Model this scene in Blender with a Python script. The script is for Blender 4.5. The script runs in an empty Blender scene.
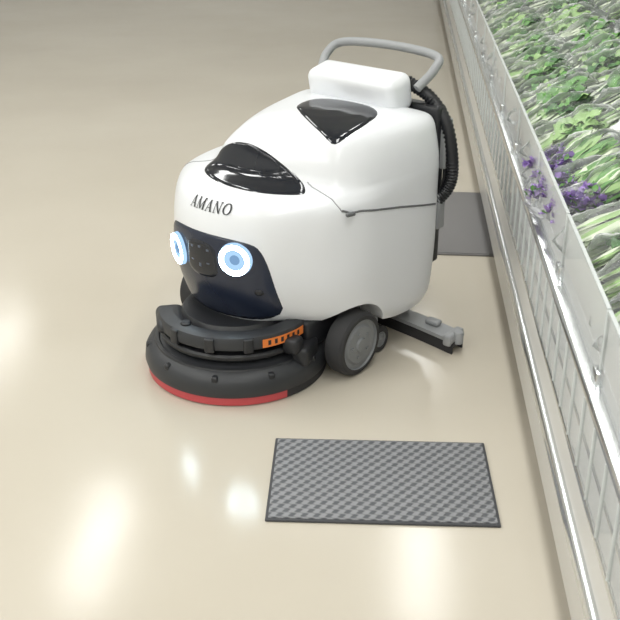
import bpy, bmesh, math, random
from mathutils import Vector, Matrix, noise
from mathutils.bvhtree import BVHTree
random.seed(7)
sc = bpy.context.scene
try:
    sc.view_settings.view_transform = 'Standard'
except Exception: pass

# ---------------------------------------------------------------- helpers
def principled(name, col, rough=0.5, metal=0.0, spec=0.5, **kw):
    m = bpy.data.materials.new(name); m.use_nodes = True
    b = m.node_tree.nodes['Principled BSDF']
    b.inputs['Base Color'].default_value = (*col, 1)
    b.inputs['Roughness'].default_value = rough
    b.inputs['Metallic'].default_value = metal
    b.inputs['Specular IOR Level'].default_value = spec
    for k, v in kw.items():
        b.inputs[k.replace('_', ' ')].default_value = v
    return m
def add_bump(m, scale, strength, dist=0.01, detail=3):
    nt = m.node_tree; b = nt.nodes['Principled BSDF']
    tc = nt.nodes.new('ShaderNodeTexCoord'); n = nt.nodes.new('ShaderNodeTexNoise')
    n.inputs['Scale'].default_value = scale; n.inputs['Detail'].default_value = detail
    bp = nt.nodes.new('ShaderNodeBump'); bp.inputs['Strength'].default_value = strength
    bp.inputs['Distance'].default_value = dist
    nt.links.new(tc.outputs['Object'], n.inputs['Vector'])
    nt.links.new(n.outputs['Fac'], bp.inputs['Height']); nt.links.new(bp.outputs['Normal'], b.inputs['Normal'])
def vary(m, c1, c2, scale, detail=2):
    nt = m.node_tree; b = nt.nodes['Principled BSDF']
    tc = nt.nodes.new('ShaderNodeTexCoord'); n = nt.nodes.new('ShaderNodeTexNoise')
    n.inputs['Scale'].default_value = scale; n.inputs['Detail'].default_value = detail
    r = nt.nodes.new('ShaderNodeValToRGB')
    r.color_ramp.elements[0].position = .35; r.color_ramp.elements[1].position = .65
    r.color_ramp.elements[0].color = (*c1, 1); r.color_ramp.elements[1].color = (*c2, 1)
    nt.links.new(tc.outputs['Object'], n.inputs['Vector'])
    nt.links.new(n.outputs['Fac'], r.inputs['Fac']); nt.links.new(r.outputs['Color'], b.inputs['Base Color'])

def mk(name, verts, faces, mats, parent=None, smooth=False, fm=None, angle=None):
    me = bpy.data.meshes.new(name); me.from_pydata([tuple(v) for v in verts], [], faces)
    bm = bmesh.new(); bm.from_mesh(me); bmesh.ops.recalc_face_normals(bm, faces=bm.faces); bm.to_mesh(me); bm.free()
    return wrap(name, me, mats, parent, smooth, fm, angle)
def wrap(name, me, mats, parent=None, smooth=False, fm=None, angle=None):
    if not isinstance(mats, (list, tuple)): mats = [mats]
    for m in mats: me.materials.append(m)
    if fm:
        for p, i in zip(me.polygons, fm): p.material_index = i
    if smooth or angle:
        me.polygons.foreach_set('use_smooth', [True]*len(me.polygons))
        if angle:
            try: me.set_sharp_from_angle(angle=math.radians(angle))
            except Exception: pass
    o = bpy.data.objects.new(name, me); sc.collection.objects.link(o)
    if parent: o.parent = parent
    return o
def rbox(name, cen, size, mat, parent=None, bev=0.005, seg=3, rot=None, M=None):
    bm = bmesh.new(); bmesh.ops.create_cube(bm, size=1)
    bmesh.ops.scale(bm, vec=size, verts=bm.verts)
    if bev > 0:
        bmesh.ops.bevel(bm, geom=list(bm.edges), offset=bev, segments=seg, profile=.5, affect='EDGES')
    T = Matrix.Translation(cen)
    if rot: T = T @ Matrix.Rotation(math.radians(rot[2]), 4, 'Z') @ Matrix.Rotation(math.radians(rot[1]), 4, 'Y') @ Matrix.Rotation(math.radians(rot[0]), 4, 'X')
    if M: T = M @ T
    bm.transform(T)
    me = bpy.data.meshes.new(name); bm.to_mesh(me); bm.free()
    return wrap(name, me, mat, parent, angle=35)
def lathe(name, prof, mat, parent=None, seg=96, M=None, fm_rows=None, a0=0, a1=360, angle=35):
    full = abs(a1-a0) >= 359.9; n = seg if full else seg+1
    V, F, fm = [], [], []
    for (r, z) in prof:
        for i in range(n):
            a = math.radians(a0+(a1-a0)*i/seg); v = Vector((r*math.cos(a), r*math.sin(a), z))
            V.append(M @ v if M else v)
    for j in range(len(prof)-1):
        for i in range(seg):
            i2 = (i+1) % n
            F.append((j*n+i, j*n+i2, (j+1)*n+i2, (j+1)*n+i)); fm.append(fm_rows[j] if fm_rows else 0)
    if not full:
        F.append(tuple(j*n for j in range(len(prof)))); F.append(tuple(j*n+n-1 for j in range(len(prof)))); fm += [0, 0]
    o = mk(name, V, F, mat, parent, fm=fm if fm_rows else None, angle=angle)
    return o
def sweep(name, pts, rad, mat, parent=None, seg=12, sub=8, closed_caps=True):
    P = [Vector(p) for p in pts]; path = []
    if sub > 1 and len(P) > 2:
        Q = [2*P[0]-P[1]]+P+[2*P[-1]-P[-2]]
        for i in range(1, len(Q)-2):
            for k in range(sub):
                t = k/sub; a, b, c, d = Q[i-1], Q[i], Q[i+1], Q[i+2]
                path.append(.5*((2*b)+(c-a)*t+(2*a-5*b+4*c-d)*t*t+(3*b-a-3*c+d)*t**3))
        path.append(P[-1])
    else: path = P
    V, F = [], []; N = len(path); up = Vector((0, 0, 1))
    prev = None
    for i, p in enumerate(path):
        t = (path[min(i+1, N-1)]-path[max(i-1, 0)]).normalized()
        if prev is None:
            x = t.cross(up) if abs(t.dot(up)) < .95 else t.cross(Vector((1, 0, 0)))
        else: x = prev-t*prev.dot(t)
        x.normalize(); prev = x; y = t.cross(x)
        r = rad(i) if callable(rad) else rad
        for k in range(seg):
            a = 2*math.pi*k/seg; V.append(p+x*r*math.cos(a)+y*r*math.sin(a))
    for i in range(N-1):
        for k in range(seg):
            k2 = (k+1) % seg; F.append((i*seg+k, i*seg+k2, (i+1)*seg+k2, (i+1)*seg+k))
    F.append(tuple(range(seg))); F.append(tuple((N-1)*seg+k for k in range(seg)))
    return mk(name, V, F, mat, parent, angle=60)
def empty(name, loc, rz=0):
    e = bpy.data.objects.new(name, None); e.location = loc; e.rotation_euler = (0, 0, math.radians(rz))
    e.empty_display_size = .1; sc.collection.objects.link(e); return e

# ---------------------------------------------------------------- materials
M_white = principled('white_plastic', (.78, .80, .83), .28, 0, .5, Coat_Weight=.25, Coat_Roughness=.1)
M_black = principled('black_plastic', (.016, .017, .02), .42)
M_dark = principled('dark_grey_plastic', (.027, .029, .033), .45); add_bump(M_dark, 400, .08, .002)
M_gloss = principled('glossy_black', (.012, .014, .02), .08)
M_face = principled('face_panel_navy', (.016, .022, .042), .25)
M_rubber = principled('rubber', (.03, .03, .032), .75)
M_hub = principled('wheel_hub_grey', (.20, .21, .22), .45)
M_metal = principled('brushed_metal', (.55, .56, .57), .3, .9)
M_grey = principled('grey_plastic', (.30, .31, .32), .45)
M_red = principled('red_skirt', (.52, .07, .08), .5)
M_orange = principled('orange_label', (.80, .22, .04), .5)
M_seam = principled('seam_shadow_gap', (.12, .125, .13), .6)
M_text = principled('text_black', (.02, .02, .025), .4)
def emis(name, col, s):
    m = bpy.data.materials.new(name); m.use_nodes = True; nt = m.node_tree; nt.nodes.clear()
    e = nt.nodes.new('ShaderNodeEmission'); o = nt.nodes.new('ShaderNodeOutputMaterial')
    e.inputs[0].default_value = (*col, 1); e.inputs[1].default_value = s; nt.links.new(e.outputs[0], o.inputs[0]); return m
M_led = emis('led_ring', (.68, .88, 1), 26)
M_ledin = emis('led_lens', (.46, .72, 1), 1.0)
M_ledpup = emis('led_pupil', (.24, .42, .68), .9)
M_ledhalo = emis('led_rim', (.46, .70, 1), 1.1)

# floor
M_floor = principled('polished_vinyl_floor', (.56, .47, .345), .16, 0, .5)
vary(M_floor, (.52, .475, .395), (.565, .52, .44), .7, 3)
nt = M_floor.node_tree; b = nt.nodes['Principled BSDF']
tc = nt.nodes.new('ShaderNodeTexCoord'); n = nt.nodes.new('ShaderNodeTexNoise'); n.inputs['Scale'].default_value = 1.6; n.inputs['Detail'].default_value = 4
mr = nt.nodes.new('ShaderNodeMapRange'); mr.inputs['To Min'].default_value = .12; mr.inputs['To Max'].default_value = .22
nt.links.new(tc.outputs['Object'], n.inputs['Vector']); nt.links.new(n.outputs['Fac'], mr.inputs['Value']); nt.links.new(mr.outputs['Result'], b.inputs['Roughness'])
n2 = nt.nodes.new('ShaderNodeTexNoise'); n2.inputs['Scale'].default_value = 7; n2.inputs['Detail'].default_value = 2
bp = nt.nodes.new('ShaderNodeBump'); bp.inputs['Strength'].default_value = .06; bp.inputs['Distance'].default_value = .01
nt.links.new(tc.outputs['Object'], n2.inputs['Vector']); nt.links.new(n2.outputs['Fac'], bp.inputs['Height']); nt.links.new(bp.outputs['Normal'], b.inputs['Normal'])
M_wall = principled('painted_wall', (.88, .88, .87), .7)
M_ceil = principled('ceiling_tiles', (.7, .7, .68), .8)

# ---------------------------------------------------------------- room
AR = -4.8
R = Matrix.Rotation(math.radians(AR), 4, 'Z')
XL, XR, YN, YB, H = -5.0, 1.75, -3.2, 10.6, 3.2
def rm(name, x0, x1, y0, y1, z0, z1, mat):
    return rbox(name, ((x0+x1)/2, (y0+y1)/2, (z0+z1)/2), (x1-x0, y1-y0, z1-z0), mat, bev=0, M=R)
rm('floor', XL, XR, YN, YB, -.1, 0, M_floor)
rm('ceiling', XL, XR, YN, YB, H, H+.1, M_ceil)
rm('wall_back', XL, XR, YB, YB+.1, 0, H, M_wall)
rm('wall_front', XL, XR, YN-.1, YN, 0, H, M_ceil)
rm('wall_left', XL-.1, XL, YN, YB, 0, H, M_ceil)
rm('wall_right', XR, XR+.1, YN, YB, 0, H, M_ceil)
rm('baseboard_back', XL, .37, YB-.012, YB, 0, .06, M_wall)
rm('baseboard_left', XL, XL+.012, YN, YB-.012, 0, .06, M_wall)
M_tube = emis('fluorescent_tube', (1, 1, .97), 3.5)
for x in (-3.8, -2.0, .3):
    for y in (-2.2, -.4, 1.6, 3.6, 5.6, 8.6):
        p = R @ Vector((x, y, H-.02))
        e = empty('ceiling_light', p, AR)
        rbox('housing', (0, 0, 0), (.34, 1.25, .04), M_wall, e, .004)
        for dx in (-.08, .08):
            sweep('tube', [(dx, -.58, -.04), (dx, .58, -.04)], .016, M_tube, e, 10, 1)
        ld = bpy.data.lights.new('lamp_panel', 'AREA'); ld.shape = 'RECTANGLE'; ld.size = .3; ld.size_y = 1.2
        ld.energy = 21 if y < 5 else (14 if y < 6 else 8); ld.color = (.995, 1, .98)
        lo = bpy.data.objects.new('lamp_panel', ld); lo.location = (0, 0, -.07); lo.parent = e; sc.collection.objects.link(lo)

# ---------------------------------------------------------------- floor mats
M_mat = principled('woven_mat', (.2, .2, .2), .85)
nt = M_mat.node_tree; b = nt.nodes['Principled BSDF']; L_ = nt.links.new
def mth(op, a, c=None, v=None):
    x = nt.nodes.new('ShaderNodeMath'); x.operation = op
    L_(a, x.inputs[0])
    if c is not None: L_(c, x.inputs[1])
    elif v is not None: x.inputs[1].default_value = v
    return x.outputs[0]
tc = nt.nodes.new('ShaderNodeTexCoord'); sx = nt.nodes.new('ShaderNodeSeparateXYZ'); L_(tc.outputs['Object'], sx.inputs[0])
ys = mth('MULTIPLY', sx.outputs['Y'], v=2*math.pi/.034)
xs_ = mth('MULTIPLY', sx.outputs['X'], v=2*math.pi/.030)
wob = mth('MULTIPLY', mth('SINE', mth('MULTIPLY', ys, v=2)), v=.5)
pr = mth('MULTIPLY', mth('SINE', mth('ADD', xs_, wob)), mth('SINE', ys))
mr = nt.nodes.new('ShaderNodeMapRange'); mr.inputs['From Min'].default_value = -.45; mr.inputs['From Max'].default_value = .25; L_(pr, mr.inputs['Value'])
rp = nt.nodes.new('ShaderNodeValToRGB'); rp.color_ramp.elements[0].color = (.10, .105, .115, 1); rp.color_ramp.elements[1].color = (.26, .265, .278, 1)
L_(mr.outputs[0], rp.inputs[0]); L_(rp.outputs[0], b.inputs['Base Color'])
bp = nt.nodes.new('ShaderNodeBump'); bp.inputs['Strength'].default_value = .6; bp.inputs['Distance'].default_value = .004
L_(mr.outputs[0], bp.inputs['Height']); L_(bp.outputs[0], b.inputs['Normal'])
M_mate = principled('mat_rubber_edge', (.06, .062, .068), .8)
M_mat2 = principled('grey_carpet', (.20, .195, .195), .95); add_bump(M_mat2, 300, .5, .003)
def mat_obj(cx, cy, w, l, rz, m, edge=M_mate):
    e = empty('floor_mat', (cx, cy, 0), rz)
    rbox('rubber_border', (0, 0, .0035), (w, l, .007), edge, e, .003, 2)
    rbox('woven_top', (0, 0, .0075), (w-.014, l-.014, .005), m, e, .002, 2)
mat_obj(.181, 2.115, .565, .36, -2.4, M_mat)
mat_obj(.475, 4.0, .56, .75, -4.8, M_mat2, M_mat2)

# ---------------------------------------------------------------- robot
rob = empty('floor_cleaning_robot', (-.225, 2.755, 0), 230)
def chaikin(P, it=3):
    for _ in range(it):
        Q = []
        for i in range(len(P)):
            a, b_ = P[i], P[(i+1) % len(P)]
            Q.append(a*.75+b_*.25); Q.append(a*.25+b_*.75)
        P = Q
    return P
# control order: front centre, +l (robot left) side back, rear, -l side forward
def lev(fc, pts_l, pts_r, z, zr=None):
    zr = z if zr is None else zr
    out = [Vector((fc, 0, z))]
    def zz(f): 
        t = min(1, max(0, (-f-.12)/.2)); return z+(zr-z)*t
    for f, l in pts_l: out.append(Vector((f, l, zz(f))))
    for f, l in reversed(pts_r): out.append(Vector((f, -l, zz(f))))
    return out
def sym(fc, pts, z, zr=None): return lev(fc, pts, pts, z, zr)
LV = [
 sym(.085, [(.06, .12), (-.01, .19), (-.15, .325), (-.35, .335), (-.53, .335), (-.57, .28)], .20, .12),
 sym(.10, [(.075, .12), (.01, .20), (-.14, .335), (-.35, .35), (-.55, .35), (-.59, .29)], .23, .17),
 sym(.13, [(.098, .125), (.035, .208), (-.13, .345), (-.35, .352), (-.56, .352), (-.60, .30)], .31),
 sym(.145, [(.11, .125), (.045, .21), (-.13, .345), (-.35, .352), (-.56, .352), (-.60, .30)], .40),
 sym(.137, [(.105, .125), (.045, .21), (-.13, .345), (-.35, .352), (-.56, .352), (-.60, .30)], .48),
 sym(.118, [(.088, .125), (.028, .21), (-.135, .345), (-.35, .352), (-.56, .352), (-.60, .30)], .54),
 lev(.085, [(.062, .12), (.0, .20), (-.145, .335), (-.35, .352), (-.56, .352), (-.60, .30)],
          [(.062, .12), (.0, .195), (-.15, .31), (-.35, .33), (-.55, .33), (-.60, .28)], .568),
 lev(.01, [(.0, .11), (-.05, .19), (-.16, .325), (-.35, .35), (-.56, .35), (-.60, .30)],
          [(.0, .105), (-.05, .165), (-.16, .25), (-.35, .29), (-.55, .30), (-.60, .26)], .588),
 lev(-.04, [(-.05, .105), (-.085, .185), (-.165, .32), (-.35, .348), (-.56, .348), (-.60, .30)],
          [(-.05, .10), (-.085, .15), (-.17, .205), (-.35, .26), (-.55, .28), (-.60, .25)], .608),
 lev(-.065, [(-.075, .105), (-.105, .18), (-.17, .305), (-.35, .34), (-.56, .34), (-.59, .29)],
          [(-.075, .10), (-.11, .13), (-.2, .17), (-.35, .22), (-.55, .25), (-.59, .22)], .66),
 lev(-.095, [(-.105, .10), (-.13, .17), (-.18, .285), (-.35, .325), (-.555, .33), (-.585, .28)],
          [(-.105, .07), (-.15, .10), (-.24, .14), (-.35, .18), (-.55, .22), (-.58, .2)], .705),
 lev(-.13, [(-.14, .09), (-.16, .15), (-.20, .26), (-.35, .30), (-.545, .31), (-.57, .26)],
          [(-.14, .05), (-.18, .08), (-.26, .11), (-.35, .14), (-.54, .19), (-.57, .17)], .727),
 lev(-.18, [(-.19, .07), (-.20, .11), (-.24, .21), (-.36, .26), (-.51, .27), (-.53, .22)],
          [(-.19, .03), (-.21, .05), (-.28, .07), (-.36, .10), (-.51, .15), (-.53, .13)], .738),
]
loops = [chaikin(l, 3) for l in LV]
NL = len(loops[0]); rows = []
for i in range(len(loops)-1):
    a = loops[max(i-1, 0)]; b_ = loops[i]; c = loops[i+1]; d = loops[min(i+2, len(loops)-1)]
    S = 5
    for k in range(S):
        t = k/S
        rows.append([.5*((2*b_[j])+(c[j]-a[j])*t+(2*a[j]-5*b_[j]+4*c[j]-d[j])*t*t+(3*b_[j]-a[j]-3*c[j]+d[j])*t**3) for j in range(NL)])
rows.append(loops[-1])
cen = sum(loops[-1], Vector())/NL
for s, dz in ((.7, .006), (.35, .010), (.08, .011)):
    rows.append([cen+(v-cen)*s+Vector((0, 0, dz)) for v in loops[-1]])
V = [v for r in rows for v in r]; F = []
for i in range(len(rows)-1):
    for j in range(NL):
        j2 = (j+1) % NL; F.append((i*NL+j, i*NL+j2, (i+1)*NL+j2, (i+1)*NL+j))
F.append(tuple(range(NL))); F.append(tuple((len(rows)-1)*NL+j for j in range(NL)))
bvh = BVHTree.FromPolygons(V, F)
body0 = mk('body_tmp', V, F, M_white)
WF, WL = -.178, .312
cut = lathe('cut_tmp', [(0.0001, .20), (.130, .20), (.130, .50), (.0001, .50)], M_white, seg=64,
            M=Matrix.Translation((WF, 0, .10)) @ Matrix.Rotation(-math.pi/2, 4, 'X'))
cme = cut.data; bmc = bmesh.new(); bmc.from_mesh(cme); bmesh.ops.remove_doubles(bmc, verts=bmc.verts, dist=.001); bmesh.ops.recalc_face_normals(bmc, faces=bmc.faces); bmc.to_mesh(cme); bmc.free()
md = body0.modifiers.new('b', 'BOOLEAN'); md.object = cut; md.operation = 'DIFFERENCE'; md.solver = 'EXACT'
dg = bpy.context.evaluated_depsgraph_get()
bme = bpy.data.meshes.new_from_object(body0.evaluated_get(dg))
bpy.data.objects.remove(body0); bpy.data.objects.remove(cut)
bme.materials.clear()
wrap('body_shell', bme, M_white, rob, angle=40)

def cast(o, d, off=.003):
    h, n_, i_, _ = bvh.ray_cast(Vector(o), Vector(d).normalized())
    if h is None:
        h, n_, i_, _ = bvh.find_nearest(Vector(o))
    if n_.dot(Vector(d)) > 0: n_ = -n_
    return h+n_*off, n_
def patch(name, outline, caster, mat, off=.003, rings=14):
    c = Vector((sum(p[0] for p in outline)/len(outline), sum(p[1] for p in outline)/len(outline)))
    V, F = [], []; n = len(outline)
    for r in range(rings+1):
        s = 1-r/(rings+.5)
        for p in outline:
            q = c+(Vector(p)-c)*s
            V.append(caster(q[0], q[1], off if r > 0 else -.002)[0])
    for r in range(rings):
        for j in range(n):
            j2 = (j+1) % n; F.append((r*n+j, r*n+j2, (r+1)*n+j2, (r+1)*n+j))
    F.append(tuple(rings*n+j for j in range(n)))
    return mk(name, V, F, mat, rob, smooth=True)
def front(l, z, off=.003): return cast((1, l, z), (-1, 0, 0), off)
def densify(P, k=4):
    out = []
    for i in range(len(P)):
        a = Vector(P[i]); b_ = Vector(P[(i+1) % len(P)])
        for t in range(k): out.append(a.lerp(b_, t/k))
    return out
def smooth2(P, it=2): return [tuple(p) for p in densify(chaikin([Vector(p) for p in P], it), 3)]
patch('face_panel', smooth2([(-.20, .20), (0, .195), (.21, .20), (.205, .33), (.185, .44), (.15, .468), (0, .478), (-.15, .468), (-.185, .44), (-.205, .33)], 2), front, M_face, .004)
patch('sensor_window', smooth2([(-.062, .33), (.062, .33), (.068, .40), (.055, .455), (-.055, .455), (-.068, .40)], 2), front, M_gloss, .006, 6)
M_slot = principled('sensor_slot_grey', (.10, .12, .16), .4)
for l, z, w, h in ((-.03, .425, .014, .01), (.0, .43, .014, .01), (.03, .425, .014, .01), (-.03, .385, .016, .006), (.03, .385, .016, .006), (.0, .375, .012, .018)):
    patch('sensor_slot', [(l-w/2, z-h/2), (l+w/2, z-h/2), (l+w/2, z+h/2), (l-w/2, z+h/2)], front, M_slot, .0068, 2)
patch('bump_sensor', smooth2([(.15, .30), (.175, .30), (.175, .322), (.15, .322)], 1), front, M_gloss, .008, 3)
def eye(l, z):
    p, nn = front(l, z, .004)
    nn = Vector(nn); q = nn.to_track_quat('Z', 'Y').to_matrix().to_4x4()
    T = Matrix.Translation(p) @ q
    lathe('eye_bezel', [(.030, .003), (.033, .009), (.048, .009), (.051, -.012)], M_ledhalo, rob, 64, T)
    lathe('eye_led_ring', [(.032, .006), (.0325, .011), (.046, .011), (.047, .007)], M_led, rob, 64, T)
    lathe('eye_lens', [(.0002, .005), (.02, .005), (.034, .006)], M_ledin, rob, 48, T)
    lathe('eye_pupil', [(.0002, .008), (.013, .008), (.015, .005)], M_ledpup, rob, 32, T)
eye(-.112, .388); eye(.113, .412)
def slope(l, s, off=.003):
    z = .595+.125*s
    return cast((.9, l, z+.9*.35), (-1, 0, -.35), off)
ol = [(-.17, .06), (-.08, -.13), (.02, -.19), (.13, -.15), (.215, .0), (.23, .10), (.18, .42), (.10, .76), (.02, .93), (-.05, .93), (-.11, .72), (-.155, .38)]
patch('top_sensor_window', smooth2(ol, 2), slope, M_gloss, .004)
def top(f, l, off=.003): return cast((f, l, 2), (0, 0, -1), off)
patch('control_display', smooth2([(-.24, .05), (-.15, .225), (-.17, .265), (-.28, .26), (-.42, .225), (-.46, .12), (-.44, -.02), (-.32, -.04)], 2), top, M_gloss, .004)
# serif lettering on the nose, stroked quads
GL = {
 'A': (.72, [(.10, 0, .36, 1, .05), (.36, 1, .62, 0, .13), (.2, .34, .5, .34, .05), (.0, .02, .2, .02, .045), (.48, .02, .76, .02, .045)]),
 'M': (.95, [(.12, 0, .14, 1, .055), (.14, 1, .46, .05, .12), (.46, .05, .78, 1, .05), (.79, 1, .80, 0, .13), (.0, .02, .24, .02, .045), (.68, .02, .93, .02, .045), (.02, .98, .2, .98, .045), (.74, .98, .92, .98, .045)]),
 'N': (.82, [(.13, 0, .13, 1, .055), (.13, 1, .66, 0, .13), (.66, 0, .66, 1, .055), (.02, .02, .26, .02, .045), (.0, .98, .2, .98, .045), (.54, .98, .78, .98, .045)]),
}
GL['O'] = (.85, [])
for i in range(28):
    a, c = 2*math.pi*i/28, 2*math.pi*(i+1)/28
    GL['O'][1].append((.40+.34*math.cos(a), .5+.47*math.sin(a), .40+.34*math.cos(c), .5+.47*math.sin(c), .05+.085*abs(math.cos((a+c)/2))))
word = 'AMANO'; gap = .12; tot = sum(GL[c][0] for c in word)+gap*4
S_ = .150/tot; x = -tot/2; V, F = [], []
for ch in word:
    w_, st = GL[ch]
    for (x0, y0, x1, y1, tk) in st:
        tk *= 1.25
        d = Vector((x1-x0, y1-y0)); n_ = max(1, int(d.length/.15)); nn = Vector((-d.y, d.x)).normalized()*tk/2
        if abs(d.y) > .3 and ch != 'O': nn = Vector((tk/2, 0))
        for k in range(n_+1):
            p = Vector((x0, y0))+d*k/n_
            for s in (-1, 1):
                q = p+nn*s
                V.append(front((x+q.x)*S_+.014, .532+q.y*.028, .0022)[0])
            if k: b0 = len(V)-4; F.append((b0, b0+1, b0+3, b0+2))
    x += w_+gap
mk('nose_lettering', V, F, M_text, rob)
def seam(name, pts, r=.0022, mat=M_seam):
    out = []
    for i in range(len(pts)-1):
        a, b_ = Vector(pts[i]), Vector(pts[i+1])
        for k in range(10):
            h = bvh.find_nearest(a.lerp(b_, k/10))[0]; out.append(h)
    out.append(bvh.find_nearest(Vector(pts[-1]))[0])
    sweep(name, out, r, mat, rob, 8, 1)
M_fine = principled('fine_seam', (.34, .345, .36), .5)
seam('side_seam', [(-.10, .34, .545), (-.13, .36, .532), (-.15, .36, .532), (-.17, .36, .530), (-.35, .36, .495), (-.55, .36, .45)], .0032)
seam('nose_seam', [(-.085, .21, .615), (-.09, .24, .60), (-.10, .29, .575), (-.10, .34, .545)], .0018, M_fine)
seam('nose_seam', [(-.085, -.16, .615), (-.09, -.24, .60), (-.10, -.29, .575), (-.10, -.34, .545), (-.35, -.36, .495), (-.55, -.36, .45)], .0018, M_fine)
rbox('latch_recess', (-.125, .337, .532), (.03, .012, .012), M_seam, rob, .004, rot=(0, 0, -15))
# chassis
rbox('chassis', (-.29, 0, .15), (.5, .5, .09), M_black, rob, .01)
lathe('brush_motor_housing', [(.0001, .20), (.16, .20), (.18, .17), (.195, .12), (.20, .09), (.0001, .09)], M_black, rob)
# brush deck
lathe('brush_deck', [(.0001, .118), (.16, .118), (.215, .110), (.255, .100), (.272, .088), (.281, .072), (.284, .045), (.280, .030), (.262, .028), (.0001, .028)], M_dark, rob, 128)
lathe('deck_trim_ring', [(.235, .1045), (.240, .1085), (.250, .106), (.254, .098)], M_black, rob, 128)
lathe('splash_skirt', [(.268, .035), (.277, .030), (.276, .004), (.268, .003), (.262, .03)], M_red, rob, 128, a0=-110, a1=75)
lathe('splash_skirt_rear', [(.268, .035), (.277, .030), (.276, .004), (.268, .003), (.262, .03)], M_rubber, rob, 128, a0=75, a1=250)
lathe('brush_bristles', [(.25, .03), (.25, .0), (.10, .0), (.10, .03)], M_rubber, rob, 96)
for a in (-75, -40, -5, 30, 65, 100, 140):
    t = math.radians(a)
    rbox('deck_bolt', (.264*math.cos(t), .264*math.sin(t), .085), (.03, .02, .02), M_black, rob, .006, rot=(0, 0, a))
# bumper ring
BZ = .0
def zs(p): return [(r, z+BZ) for r, z in p]
lathe('bumper_ring', zs([(.195, .155), (.228, .155), (.238, .162), (.240, .185), (.234, .198), (.218, .204), (.195, .204), (.195, .155)]), M_dark, rob, 96, a0=-40, a1=118)
lathe('lower_hoop', [(.20, .122), (.228, .122), (.233, .128), (.233, .136), (.228, .142), (.20, .142), (.20, .122)], M_black, rob, 96, a0=-60, a1=118)
lathe('orange_label', zs([(.2405, .164), (.2415, .164), (.2415, .19), (.2405, .19), (.2405, .164)]), M_orange, rob, 24, a0=62, a1=98)
for a in (66, 71, 76, 81, 86, 91):
    lathe('label_mark', zs([(.2416, .170), (.2419, .170), (.2419, .185), (.2416, .185), (.2416, .170)]), M_black, rob, 4, a0=a, a1=a+2.2)
for a in (-5, 25, 52, 108):
    t = math.radians(a)
    rbox('bumper_clip', (.235*math.cos(t), .235*math.sin(t), .175+BZ), (.02, .03, .045), M_black, rob, .005, rot=(0, 0, a))
rbox('bumper_lug', (.160, -.122, .170), (.085, .14, .042), M_dark, rob, .02, 4, rot=(0, 0, -40))
rbox('bumper_lug_inner', (.14, -.08, .165), (.07, .08, .03), M_black, rob, .01, 3, rot=(0, 0, -20))
lathe('lug_roller', [(.0001, .198), (.018, .198), (.022, .194), (.022, .15), (.0001, .15)], M_black, rob, 32, M=Matrix.Translation((.18, -.112, 0)))
lathe('lug_roller', [(.0001, .212), (.012, .212), (.016, .208), (.016, .15), (.0001, .15)], M_black, rob, 32, M=Matrix.Translation((.20, -.01, 0)))
rbox('lug_right', (.02, .245, .15), (.05, .05, .05), M_black, rob, .012, rot=(0, 0, 10))
rbox('deck_link', (-.03, .25, .11), (.10, .05, .06), M_black, rob, .012, rot=(0, 0, 20))
# wheels
def wheel(name, f, l, r, w, hubr, side=1):
    T = Matrix.Translation((f, l, r)) @ Matrix.Rotation(-math.pi/2, 4, 'X')
    h = w/2*side
    prof = [(.0001, -h), (r*.9, -h), (r*.98, -h*.8), (r, -h*.5), (r, h*.5), (r*.98, h*.8), (r*.9, h), (hubr, h), (hubr*.97, h*.8), (hubr*.8, h*.75), (hubr*.72, h*.95), (hubr*.3, h*.98), (hubr*.25, h*1.15), (.0001, h*1.15)]
    fm = [0]*7+[1]*6
    lathe(name, prof, [M_rubber, M_hub], rob, 64, T, fm_rows=fm)
    for k in range(5):
        a = k*2*math.pi/5
        lathe(name+'_bolt', [(.0001, h*1.1), (r*.05, h*1.1), (r*.055, h*.7)], M_hub, rob, 12, T @ Matrix.Translation((hubr*.5*math.cos(a), hubr*.5*math.sin(a), 0)), angle=30)
wheel('drive_wheel', WF, WL, .102, .066, .080)
wheel('drive_wheel_right', WF, -WL, .102, .066, .080, -1)
wheel('caster_wheel', -.335, .29, .045, .03, .026)
wheel('caster_wheel_right', -.335, -.29, .045, .03, .026, -1)
rbox('caster_fork', (-.335, .265, .085), (.05, .02, .09), M_metal, rob, .004)
rbox('caster_fork_right', (-.335, -.265, .085), (.05, .02, .09), M_metal, rob, .004)
# squeegee
def sqpt(l): return -.535+.10*(l/.48)**2*.35
pts = [(-.40+.888*i/10) for i in range(11)]
def strip(name, w, z0, z1, mat, df=0):
    V, F = [], []
    for l in pts:
        f = sqpt(l)+df
        V += [(f-w/2, l, z0), (f+w/2, l, z0), (f+w/2, l, z1), (f-w/2, l, z1)]
    for i in range(len(pts)-1):
        for k in range(4): F.append((i*4+k, i*4+(k+1) % 4, (i+1)*4+(k+1) % 4, (i+1)*4+k))
    F += [(0, 1, 2, 3), tuple(len(V)-4+k for k in range(4))]
    o = mk(name, V, F, mat, rob, angle=30)
strip('squeegee_bar', .075, .04, .052, M_grey); strip('squeegee_frame', .05, .02, .04, M_black)
strip('squeegee_blade_front', .006, .0, .035, M_rubber, .03); strip('squeegee_blade_rear', .006, .0, .035, M_rubber, -.03)
rbox('squeegee_end_cap', (-.50, .470, .045), (.085, .03, .04), M_grey, rob, .008)
lathe('squeegee_roller', [(.0001, .068), (.014, .068), (.017, .063), (.017, .03), (.0001, .03)], M_grey, rob, 24, M=Matrix.Translation((-.50, .488, 0)))
rbox('squeegee_arm', (-.46, .05, .09), (.20, .05, .03), M_metal, rob, .006, rot=(0, -20, 0))
rbox('squeegee_knob', (-.535, .25, .072), (.04, .04, .03), M_black, rob, .01)
rbox('squeegee_knob', (-.52, .38, .062), (.03, .05, .018), M_grey, rob, .006)
rbox('squeegee_latch', (-.50, .215, .075), (.03, .03, .02), M_red, rob, .005)
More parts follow.
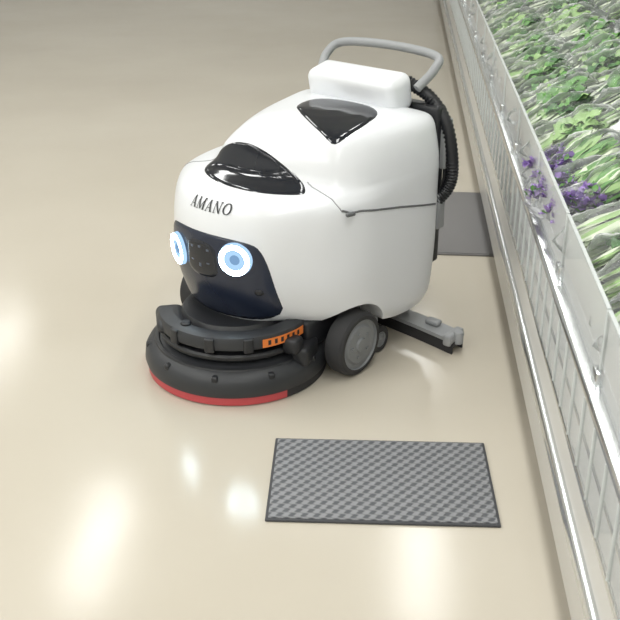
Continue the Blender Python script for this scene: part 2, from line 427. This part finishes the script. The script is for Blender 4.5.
# rear frame & hoses
rbox('rear_frame', (-.615, .12, .48), (.05, .38, .52), M_black, rob, .012)
rbox('rear_bracket', (-.62, .30, .40), (.04, .05, .12), M_grey, rob, .008)
rbox('rear_bracket', (-.63, .31, .62), (.04, .04, .16), M_grey, rob, .008)
sweep('drain_hose', [(-.60, .18, .80), (-.62, .26, .755), (-.625, .32, .68), (-.63, .345, .57), (-.63, .34, .49), (-.615, .30, .43), (-.61, .22, .38)],
      lambda i: .021 if i % 2 else .0175, M_black, rob, 16, 16)
sweep('cable', [(-.60, .25, .74), (-.62, .31, .66), (-.63, .32, .55), (-.625, .31, .42), (-.60, .26, .25), (-.56, .2, .12)], .007, M_rubber, rob, 8, 8)
rbox('lower_tank_port', (-.60, .25, .27), (.06, .08, .07), M_dark, rob, .012)
# console and handle above
rbox('rear_console', (-.53, .05, .77), (.12, .34, .12), M_white, rob, .03, 5, rot=(0, 12, 0))
sweep('push_handle', [(-.57, -.14, .79), (-.63, -.16, .84), (-.68, -.13, .87), (-.69, .05, .88), (-.68, .23, .87), (-.63, .26, .84), (-.57, .24, .79)], .014, M_grey, rob, 12, 8)

# ---------------------------------------------------------------- produce case
CX, CY = .571, 2.034
case = empty('refrigerated_produce_case', (CX, CY, 0), AR)
M_case = principled('case_enamel', (.60, .59, .56), .3)
M_case2 = principled('case_lower', (.36, .365, .365), .3)
M_alu = principled('aluminium', (.68, .70, .71), .22, .95)
M_kick = principled('kick_plate', (.20, .20, .20), .5)
M_tray = principled('tray_grey', (.10, .105, .11), .4)
def film(name, fac, rough, tint=(1, 1, 1), bump=0, bs=20):
    m = bpy.data.materials.new(name); m.use_nodes = True; nt = m.node_tree; nt.nodes.clear()
    o = nt.nodes.new('ShaderNodeOutputMaterial'); mx = nt.nodes.new('ShaderNodeMixShader')
    t = nt.nodes.new('ShaderNodeBsdfTransparent'); t.inputs[0].default_value = (*tint, 1)
    g = nt.nodes.new('ShaderNodeBsdfPrincipled'); g.inputs['Base Color'].default_value = (.9, .92, .93, 1)
    g.inputs['Roughness'].default_value = rough
    fr = nt.nodes.new('ShaderNodeFresnel'); fr.inputs[0].default_value = 1.35
    ad = nt.nodes.new('ShaderNodeMath'); ad.operation = 'ADD'; ad.inputs[1].default_value = fac; ad.use_clamp = True
    nt.links.new(fr.outputs[0], ad.inputs[0]); nt.links.new(ad.outputs[0], mx.inputs[0])
    nt.links.new(t.outputs[0], mx.inputs[1]); nt.links.new(g.outputs[0], mx.inputs[2]); nt.links.new(mx.outputs[0], o.inputs[0])
    if bump:
        tc = nt.nodes.new('ShaderNodeTexCoord'); n = nt.nodes.new('ShaderNodeTexNoise'); n.inputs['Scale'].default_value = bs; n.inputs['Detail'].default_value = 3
        n.inputs['Distortion'].default_value = 1.5
        bp = nt.nodes.new('ShaderNodeBump'); bp.inputs['Strength'].default_value = bump; bp.inputs['Distance'].default_value = .02
        nt.links.new(tc.outputs['Object'], n.inputs['Vector']); nt.links.new(n.outputs['Fac'], bp.inputs['Height'])
        nt.links.new(bp.outputs['Normal'], g.inputs['Normal'])
    return m
M_acr = film('clear_acrylic', .02, .05)
M_acre = principled('acrylic_edge', (.66, .70, .70), .2)
M_bag = film('plastic_bag_film', .05, .12, bump=1.0, bs=16)
Y0, Y1 = -1.9, 8.2
def cb(name, x0, x1, y0, y1, z0, z1, mat, bev=.003):
    return rbox(name, ((x0+x1)/2, (y0+y1)/2, (z0+z1)/2), (x1-x0, y1-y0, z1-z0), mat, case, bev, 2)
cb('kick_plate', .02, 1.05, Y0, Y1, 0, .06, M_kick)
cb('front_panel', .0, .03, Y0, Y1, .05, .33, M_case)
cb('cabinet', .03, 1.1, Y0, Y1, .06, .40, M_case2)
cb('bumper_rail', -.018, .01, Y0, Y1, .20, .235, M_alu, .008)
cb('upper_panel', .012, .035, Y0, Y1, .33, .52, M_case2)
cb('rail_low', -.006, .02, Y0, Y1, .325, .345, M_alu, .004)
cb('rail_top', -.008, .04, Y0, Y1, .505, .53, M_alu, .005)
cb('rail_mid', -.004, .02, Y0, Y1, .42, .43, M_alu, .003)
cb('price_channel', -.004, -.001, Y0, Y1, .345, .505, M_acr, 0)
y = Y0+.05; i = 0
while y < Y1:
    cb('rung', -.008, .012, y, y+.005, .345, .505, M_acre, .001)
    if i % 4 == 1: cb('price_card', .004, .007, y+.015, y+.09, .44, .495, M_wall, 0)
    y += .115; i += 1
y = Y0
while y < Y1-.1:
    y2 = min(y+.52, Y1)
    cb('fence_sheet', .018, .023, y+.004, y2-.004, .53, .685, M_acr, 0)
    cb('fence_edge', .0165, .0245, y+.004, y2-.004, .683, .689, M_acre, 0)
    cb('fence_joint', .016, .025, y-.002, y+.002, .53, .685, M_acre, .0005)
    cb('fence_bracket', .008, .034, y-.02, y+.02, .525, .56, M_alu, .003)
    y += .52
cb('tray', .045, 1.08, Y0, Y1, .40, .43, M_tray)
cb('back_panel', 1.06, 1.12, Y0, Y1, .0, 1.3, M_case)
cb('end_panel', .0, 1.12, Y1-.002, Y1+.02, 0, .9, M_case)
for y in (-1.4, -.95, -.5):
    cb('tray_divider', .05, .30, y, y+.004, .43, .60, M_acr, 0)
for y in [Y0+.1*i for i in range(15)]:
    cb('tray_rib', .05, .3, y, y+.012, .43, .445, M_metal, .002)
cb('inner_step', .30, 1.06, Y0, Y1, .43, .54, M_tray)

# ---------------------------------------------------------------- greens
M_g = [principled('leaf_dark', (.045, .17, .03), .4), principled('leaf_mid', (.13, .34, .07), .4), principled('leaf_light', (.36, .56, .22), .4),
       principled('stem_white', (.74, .82, .64), .4), principled('flower_purple', (.40, .27, .62), .6)]
def ground(x, y): return .555+.42*x
def leafstrip(V, F, fm, p, d, up, L, w, m, curl, seg=6):
    d = d.normalized(); side = d.cross(up).normalized(); base = len(V); q = p.copy(); ph = random.random()*6
    for i in range(seg+1):
        t = i/seg; ww = w*math.sin(math.pi*min(1, .08+t*.92))**.7
        wob = math.sin(t*9+ph)*w*.3
        V.append(q-side*ww+up*(wob+ww*.3)); V.append(q.copy()+up*(-.1*w)); V.append(q+side*ww+up*(-wob+ww*.3))
        dd = (d+up*curl*(t-.3)*2).normalized(); q = q+dd*L/seg
    for i in range(seg):
        for k in range(2):
            F.append((base+i*3+k, base+i*3+k+1, base+i*3+k+4, base+i*3+k+3)); fm.append(m)
def pillow(V, F, T, L, W, Hh, sd):
    base = len(V); nu, nv = 26, 20
    for i in range(nu+1):
        u = -1+2*i/nu; prof = (1-abs(u)**3.5)**.5 if abs(u) < 1 else 0
        wprof = .72+.28*prof
        for j in range(nv):
            a = 2*math.pi*j/nv
            x = u*L/2; yy = math.cos(a)*W/2*wprof; z = math.sin(a)*Hh/2*max(prof, .03)
            nz = noise.noise(Vector((x*18+sd, yy*18, z*18)))*.016+noise.noise(Vector((x*45+sd, yy*45, z*45)))*.007
            V.append(T @ Vector((x, yy+nz*math.cos(a), z+nz*math.sin(a)*(.4+prof))))
    for i in range(nu):
        for j in range(nv):
            j2 = (j+1) % nv; F.append((base+i*nv+j, base+i*nv+j2, base+(i+1)*nv+j2, base+(i+1)*nv+j))
def greens(name, y0, y1, xs, kinds):
    e = empty(name, (CX, CY, 0), AR)
    V, F, fm = [], [], []; BV, BF = [], []
    cnt = 0
    for ix, x in enumerate(xs):
        y = y0+.03*ix; 
        while y < y1:
            kind = kinds[cnt % len(kinds)]; cnt += 1
            yaw = .25+random.uniform(-.25, .25); L = random.uniform(.25, .30)
            c = Vector((x+random.uniform(-.005, .025), y, ground(x, y)+random.uniform(0, .03)))
            T = Matrix.Translation(c) @ Matrix.Rotation(yaw, 4, 'Z') @ Matrix.Rotation(-.38+random.uniform(-.08, .08), 4, 'Y') @ Matrix.Rotation(random.uniform(-.2, .2), 4, 'X')
            R3 = T.to_3x3(); up = R3 @ Vector((0, 0, 1))
            def hump(yy): return .045*math.sqrt(max(0, 1-(yy/.06)**2))
            if kind == 'leafy':
                pal = random.choice([[0, 1, 1, 2], [0, 1, 1, 2], [1, 2, 2, 2]])
                for k_ in range(46):
                    yy = random.uniform(-.05, .05)
                    p = T @ Vector((random.uniform(-.07, .06), yy, hump(yy)*random.uniform(-.3, .95)))
                    d = R3 @ Vector((1, yy*9+random.uniform(-.4, .4), random.uniform(-.15, .2)))
                    leafstrip(V, F, fm, p, d, up, random.uniform(.05, .085), random.uniform(.016, .028), random.choice(pal), random.uniform(-.8, .1))
                for k_ in range(16):
                    yy = random.uniform(-.04, .04)
                    p = T @ Vector((-.135, yy, hump(yy)*random.uniform(-.2, .6)))
                    leafstrip(V, F, fm, p, R3 @ Vector((1, random.uniform(-.15, .15), .1)), up, .13, .006, random.choice([3, 3, 2]), .1)
            elif kind == 'stems':
                for k_ in range(40):
                    yy = random.uniform(-.05, .05)
                    p = T @ Vector((-.13+random.uniform(0, .02), yy, hump(yy)*random.uniform(-.3, .9)))
                    leafstrip(V, F, fm, p, R3 @ Vector((1, random.uniform(-.1, .1), random.uniform(-.05, .06))), up, random.uniform(.17, .22), random.uniform(.005, .009), random.choice([3, 3, 3, 2]), random.uniform(-.1, .1))
                for k_ in range(20):
                    yy = random.uniform(-.05, .05)
                    p = T @ Vector((random.uniform(.03, .08), yy, hump(yy)*random.uniform(.1, 1)))
                    leafstrip(V, F, fm, p, R3 @ Vector((1, random.uniform(-.5, .5), .05)), up, .07, .02, random.choice([0, 1, 1]), -.4)
            else:
                for k_ in range(16):
                    yy = random.uniform(-.05, .05)
                    p = T @ Vector((-.02, yy, hump(yy)*.7))
                    leafstrip(V, F, fm, p, R3 @ Vector((1, random.uniform(-.4, .4), .1)), up, .14, .014, random.choice([1, 2, 3]), 0)
                for k_ in range(44):
                    yy = random.uniform(-.055, .055)
                    c2 = T @ Vector((random.uniform(-.14, -.01), yy, .012+hump(yy)*random.uniform(.3, 1.1)))
                    for q in range(4):
                        d = Vector((random.uniform(-1, 1), random.uniform(-1, 1), random.uniform(-.2, 1)))
                        leafstrip(V, F, fm, c2, d, Vector((.1, .2, 1)).normalized(), .021, .009, random.choice([4, 4, 4, 4, 1]), .4, 3)
            pillow(BV, BF, T @ Matrix.Translation((0, 0, .012)), L+.03, .145, .105, random.random()*50)
            y += random.uniform(.125, .145)
    o = mk('leaves_and_stems', V, F, M_g, e, smooth=True, fm=fm)
    mk('bag_film', BV, BF, M_bag, e, smooth=True)
greens('bagged_leafy_greens', -.30, 8.0, (.35, .62), ['leafy', 'stems', 'leafy'])
greens('bagged_leafy_greens', .99, 8.0, (.155,), ['leafy', 'stems', 'leafy'])
greens('bagged_green_onions', -.30, .33, (.16,), ['stems', 'leafy'])
greens('purple_flower_bunches', .45, .90, (.135,), ['purple'])

# ---------------------------------------------------------------- world + camera
w = bpy.data.worlds.new('World'); sc.world = w; w.use_nodes = True
w.node_tree.nodes['Background'].inputs[0].default_value = (.9, .95, 1, 1); w.node_tree.nodes['Background'].inputs[1].default_value = .5
cam = bpy.data.cameras.new('camera'); cam.lens = 36*1000/620; cam.sensor_width = 36
cam.dof.use_dof = True; cam.dof.focus_distance = 2.95; cam.dof.aperture_fstop = 9
co = bpy.data.objects.new('camera', cam); co.location = (0, 0, 1.5); co.rotation_euler = (math.radians(90-25.64), 0, 0)
sc.collection.objects.link(co); sc.camera = co
